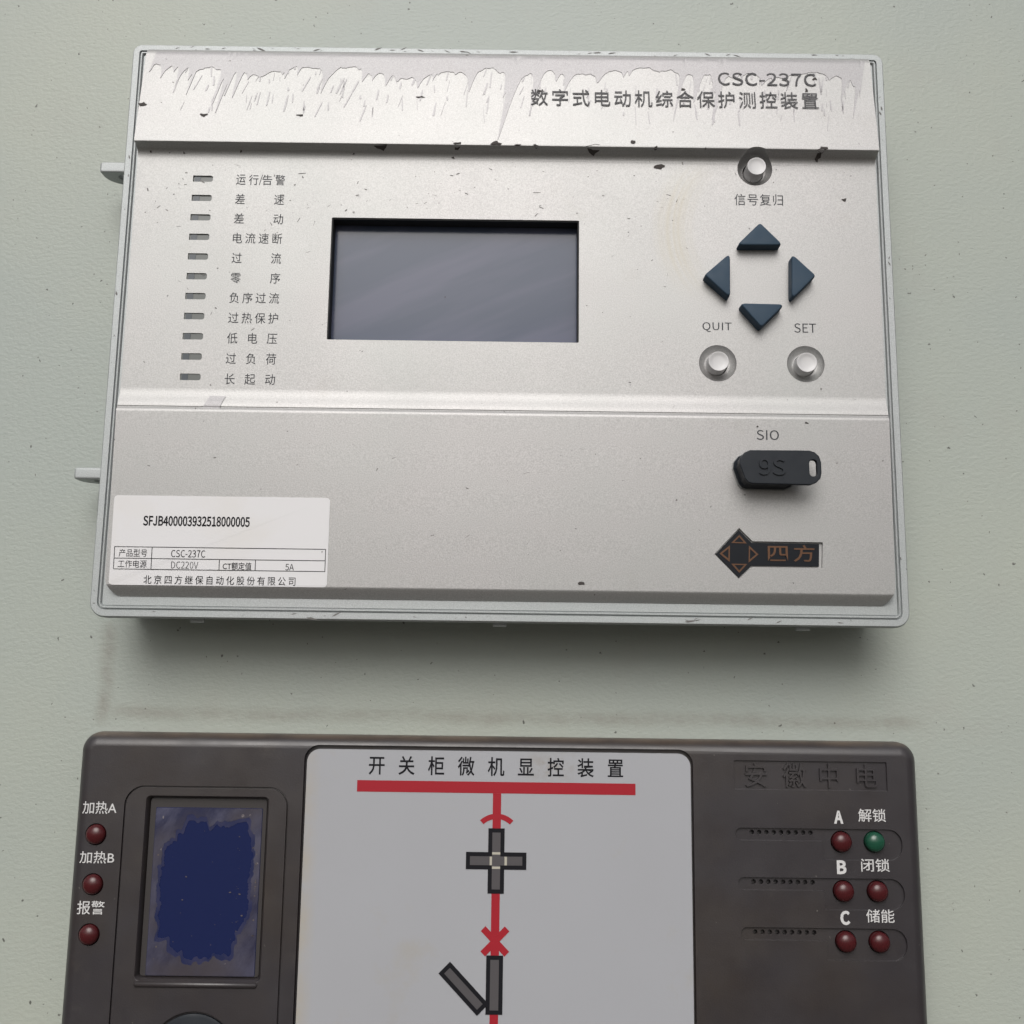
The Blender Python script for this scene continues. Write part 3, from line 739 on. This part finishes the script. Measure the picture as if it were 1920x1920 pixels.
# ledge under the display
lx0, lx1 = X(249.5, 1846, HF), X(483, 1848, HF); lz = Z(366, 1846.5, HF)
rl = []
for k in range(7):
    a = rad(180 * k / 6); rl.append((-(HF - .0001 + .0008 * math.sin(a)), lz + .0008 * math.cos(a)))
vs = [(x, y, z) for x in (lx0 + .0006, lx1 - .0006) for y, z in rl] + [(lx0, -HF, lz), (lx1, -HF, lz)]
fs = [(k, k + 1, k + 8, k + 7) for k in range(6)] + [(14, k + 1, k) for k in range(6)] + [(15, k + 7, k + 8) for k in range(6)]
link('ledge', mesh('ledge', vs, fs), 'anthracite', low, 50)
link('bottom_knob', mesh('bottom_knob', *loft([(circ(kx, kz, .0112, 48), HF - .0014), (circ(kx, kz, .0112, 48), HF - .0004), (circ(kx, kz, .0105, 48), HF - .0001)])), 'cap', low, 30)

# display of the lower device
HD = HF - .0021
scn = link('display', mesh('display', *prism(slant(dx0, dx1, dz0, dz1, .0008, .0008), HD, HD + .0005)), 'pane_rim', low, 0)
scn['label'] = 'navy display under a scuffed, partly worn-off film'
bx0, bx1 = (X(290, 1520, HD) + X(278, 1825, HD)) / 2, (X(497, 1520, HD) + X(475, 1825, HD)) / 2; bz1, bz0 = Z(390, 1514, HD), Z(375, 1829, HD)
link('screen', mesh('screen', *prism(rr(bx0, bx1, bz0, bz1, .0003, 2), HD + .0004, HD + .00056)), 'navy', scn, 0)
blob = [(815, 690), (880, 668), (930, 690), (980, 680), (1030, 705), (1090, 660), (1180, 680), (1235, 715), (1262, 830), (1268, 950), (1240, 1040), (1245, 1200), (1190, 1330), (1150, 1400), (1120, 1505), (1090, 1460),
        (1030, 1490), (960, 1525), (900, 1500), (850, 1500), (790, 1480), (755, 1460), (740, 1400), (680, 1385), (690, 1200), (700, 1000), (715, 850), (770, 820), (800, 760)]
from mathutils import noise as mn
blob = round_poly(ccw([P(90 + a / 3.31, 1340 + b / 3.31, HD + .0006) for a, b in blob]), .0009, 4)
fine = []; b_c = (sum(a for a, b in blob) / len(blob), sum(b for a, b in blob) / len(blob))
for k in range(260):      # finely frayed edge, taken along rays from the middle
    t = 2 * math.pi * k / 260; ux, uz = math.cos(t), math.sin(t); best = 0
    for i, (a, b) in enumerate(blob):
        a2, b2 = blob[(i + 1) % len(blob)]; ex_, ez_ = a2 - a, b2 - b; den = ux * ez_ - uz * ex_
        if abs(den) < 1e-12: continue
        r_ = ((a - b_c[0]) * ez_ - (b - b_c[1]) * ex_) / den; q_ = ((a - b_c[0]) * uz - (b - b_c[1]) * ux) / den
        if -1e-6 <= q_ <= 1 + 1e-6: best = max(best, r_)
    w_ = .3 + 1.6 * uz * uz
    best += .0016 * w_ * mn.noise(Vector((ux * 4, uz * 4, 2))) + .0011 * w_ * mn.noise(Vector((ux * 11, uz * 11, 5))) + .0004 * mn.noise(Vector((ux * 30, uz * 30, 7)))
    fine.append((b_c[0] + ux * best, b_c[1] + uz * best))
blob = fine
blob = [(min(max(a, bx0 + .0004), bx1 - .0004), min(max(b, bz0 + .0004), bz1 - .0004)) for a, b in blob]
hh = HD + .00058
fme = cut(mesh('scuffed_film', *prism(rr(bx0 + .0001, bx1 - .0001, bz0 + .0001, bz1 - .0001, .0003, 2), hh, hh + .00006)), [prism(blob, hh - .001, hh + .001)])
link('scuffed_film', fme, 'haze_thin', scn, 0)
bc = (sum(a for a, b in blob) / len(blob), sum(b for a, b in blob) / len(blob))
big = []
for i, (a, b) in enumerate(blob):
    k_ = 1.07 + .05 * mn.noise(Vector((a * 300, b * 300, 0))); k_ = min(k_, (bx1 - .0005 - bc[0]) / max(a - bc[0], 1e-6) if a > bc[0] else (bx0 + .0005 - bc[0]) / min(a - bc[0], -1e-6))
    big.append((bc[0] + (a - bc[0]) * k_, bc[1] + (b - bc[1]) * k_))
fm2 = cut(mesh('cloudy_film', *prism(rr(bx0 + .0001, bx1 - .0001, bz0 + .0001, bz1 - .0001, .0003, 2), hh + .00008, hh + .00013)), [prism(big, hh - .001, hh + .001)])
link('cloudy_film', fm2, 'haze_film', scn, 0)
fk = []
for _ in range(70):
    a, b = rng.choice([(rng.uniform(bx0, bx1), rng.uniform(bz0, bz1)), (bx0 + (bx1 - bx0) * .80 + rng.gauss(0, .0006), rng.uniform(bz0 + .008, bz0 + .036)), (bx1 - .001, rng.uniform(bz0 + .01, bz1 - .01))])
    r_ = rng.choice([.00005, .00008, .00012, .00018, .0003]); n_ = 6
    lo = [(min(max(a + r_ * rng.uniform(.5, 1.4) * math.cos(2 * math.pi * k / n_), bx0), bx1), b + .6 * r_ * rng.uniform(.5, 1.4) * math.sin(2 * math.pi * k / n_)) for k in range(n_)]
    fk.append(([(p_[0], -(hh + .00018), p_[1]) for p_ in lo], [tuple(range(n_))]))
q = link('dust_flecks', mesh('dust_flecks', *join(fk)), 'dust', scn, 0); q['kind'] = 'stuff'

# lamps
def dome(r):
    lp = [(circ(0, 0, r, 28), -.0012)]
    for k in range(7):
        a = rad(86 * k / 6); lp.append((circ(0, 0, r * math.cos(a), 28), .0003 + r * .62 * math.sin(a)))
    return mesh('lamp', *loft(lp))
domes = {'r': dome(.00262), 'g': dome(.00262)}; domes['r'].materials.append(M['led_red']); domes['g'].materials.append(M['led_green'])
txt = ['round lamp under the first heating label', 'round lamp under the second heating label', 'round lamp under the alarm label', 'red lamp under the letter A', 'green lamp, the only green one', 'red lamp under the letter B',
       'red lamp below the green lamp', 'red lamp under the letter C', 'lowest red lamp of the outer column']
for (a, b), (x, y, c_), s in zip(LC, LED, txt):
    o = link('lamp', domes[c_], None, low, 80); o.location = (a, -(HF - .0002), b); o['label'] = s
# white lettering
def lw(s, b, bold=.006): lettering(s, b, HF, 'white_print', low, False, bold)
lw('加热A', (155, 219, 1502.5, 1526)); lw('加热B', (149.5, 214.5, 1596, 1619)); lw('报警', (144.5, 196, 1689, 1714.5))
lw('A', (1563.5, 1581, 1520, 1544.5), .016); lw('B', (1569, 1587, 1613, 1639), .016); lw('C', (1575.5, 1594, 1707.5, 1734.5), .016)
lw('解锁', (1609, 1661, 1516.5, 1541)); lw('闭锁', (1614.5, 1668, 1610, 1634.5)); lw('储能', (1624, 1677, 1705, 1730))
for s, b in (('安', (1396.5, 1437, 1430, 1475)), ('徽', (1467, 1511, 1431, 1476)), ('中', (1536, 1571, 1432, 1477)), ('电', (1605, 1644, 1434, 1476))):
    lettering(s, b, HF - .0006, 'anthracite', low, True, .004, .0007, name='raised_lettering')

# diagram panel
HW = HF - .0004
mp_ = link('diagram_panel', mesh('diagram_panel', *prism(rr(WX0, WX1, WZ0, WZ1, .0034, 8), HF - .0015, HW)), 'mimic', low, 30)
lettering('开关柜微机显控装置', (691.5, 1168.5, 1419.5, 1455.5), HW, 'black_print', mp_, True, .012, cw_=.88)
def fp(name, px, m, lift=0.): return flat(name, poly_px(px, HW), HW + lift, m, mp_)
rz1, rz0 = Z(930, 1466, HW), Z(930, 1487.5, HW)
flat('red_bar', [(X(669.5, 1475, HW), rz0), (X(1191.5, 1478, HW), rz0), (X(1191.5, 1478, HW), rz1), (X(669.5, 1475, HW), rz1)], HW, 'red', mp_)
cxm = (X(930, 1520, HW) + X(928, 1730, HW) + X(928, 1910, HW)) / 3; hw = .00112
def vline(y0, y1): 
    a, b = Z(929, y0, HW), Z(929, y1, HW); flat('red_line', [(cxm - hw, b), (cxm + hw, b), (cxm + hw, a), (cxm - hw, a)], HW, 'red', mp_, .00005)
vline(1487.6, 1562); vline(1667, 1792); vline(1902, 2200)
# arc
ac = Z(929.5, 1530.5, HW); R_ = .0059; tt = .0007; vs = []
for k in range(13):
    a = rad(90 - 43 + 86 * k / 12); vs += [(cxm + (R_ + tt) * math.cos(a), -(HW + .00009), ac - R_ + (R_ + tt) * math.sin(a)), (cxm + (R_ - tt) * math.cos(a), -(HW + .00009), ac - R_ + (R_ - tt) * math.sin(a))]
link('red_arc', mesh('red_arc', vs, [(2 * k, 2 * k + 2, 2 * k + 3, 2 * k + 1) for k in range(12)]), 'red', mp_, 0)
xz = Z(928.5, 1765, HW)
for s in (-1, 1):
    ux, uz = .7071, .7071 * s; L = .0045; w = .00088
    flat('red_cross_bar', [(cxm - ux * L - uz * w, xz - uz * L + ux * w), (cxm + ux * L - uz * w, xz + uz * L + ux * w), (cxm + ux * L + uz * w, xz + uz * L - ux * w), (cxm - ux * L + uz * w, xz - uz * L - ux * w)], HW, 'red', mp_, .00009 + .00001 * s)
def crosspts(cx, cz, av, ah, bv, bh):
    return [(cx - av, cz - bv), (cx + av, cz - bv), (cx + av, cz - ah), (cx + bh, cz - ah), (cx + bh, cz + ah), (cx + av, cz + ah), (cx + av, cz + bv), (cx - av, cz + bv), (cx - av, cz + ah), (cx - bh, cz + ah), (cx - bh, cz - ah), (cx - av, cz - ah)]
czc = Z(929.5, 1614, HW); fr_ = .00108
cr = flat('cross_window', crosspts(cxm, czc, .00218, .00222, .0084, .0081), HW, 'black_print', mp_, .00013)
flat('smoked_pane', crosspts(cxm, czc, .00218 - fr_, .00222 - fr_, .0084 - fr_, .0081 - fr_), HW + .00013, 'grey_win', cr)
for (a, b, c_, d_) in ((-1.08, 1.08, 1.65, 2.25), (-1.08, 1.08, -2.05, -1.45), (-1.72, -1.12, -1.1, 1.1), (2.25, 2.9, -1.1, 1.1)):
    flat('light_seam', [(cxm + a * mm, czc + c_ * mm), (cxm + b * mm, czc + c_ * mm), (cxm + b * mm, czc + d_ * mm), (cxm + a * mm, czc + d_ * mm)], HW + .00019, 'cream', cr, .00004)
za, zb2 = Z(928, 1791.5, HW), Z(928, 1902.5, HW)
def rect_c(cx, cz, hx, hz_, ang=0.):
    c0, s0 = math.cos(ang), math.sin(ang); return [(cx + x * c0 - z * s0, cz + x * s0 + z * c0) for x, z in ((-hx, -hz_), (hx, -hz_), (hx, hz_), (-hx, hz_))]
w1 = flat('bar_window', rect_c(cxm, (za + zb2) / 2, .00222, (za - zb2) / 2), HW, 'black_print', mp_, .00013)
flat('smoked_pane', rect_c(cxm, (za + zb2) / 2, .00222 - fr_, (za - zb2) / 2 - fr_), HW + .00013, 'grey_win', w1)
q0, q1 = Vector(P(833, 1814, HW)), Vector(P(905, 1893.5, HW)); dv = q1 - q0; ang = math.atan2(dv.y, dv.x) + math.pi / 2
w2 = flat('bar_window', rect_c(*((q0 + q1) / 2), .0021, dv.length / 2, ang), HW + .00001, 'black_print', mp_, .00014); w2['label'] = 'slanting black-framed window'
flat('smoked_pane', rect_c(*((q0 + q1) / 2), .0021 - fr_, dv.length / 2 - fr_, ang), HW + .00015, 'grey_win', w2)
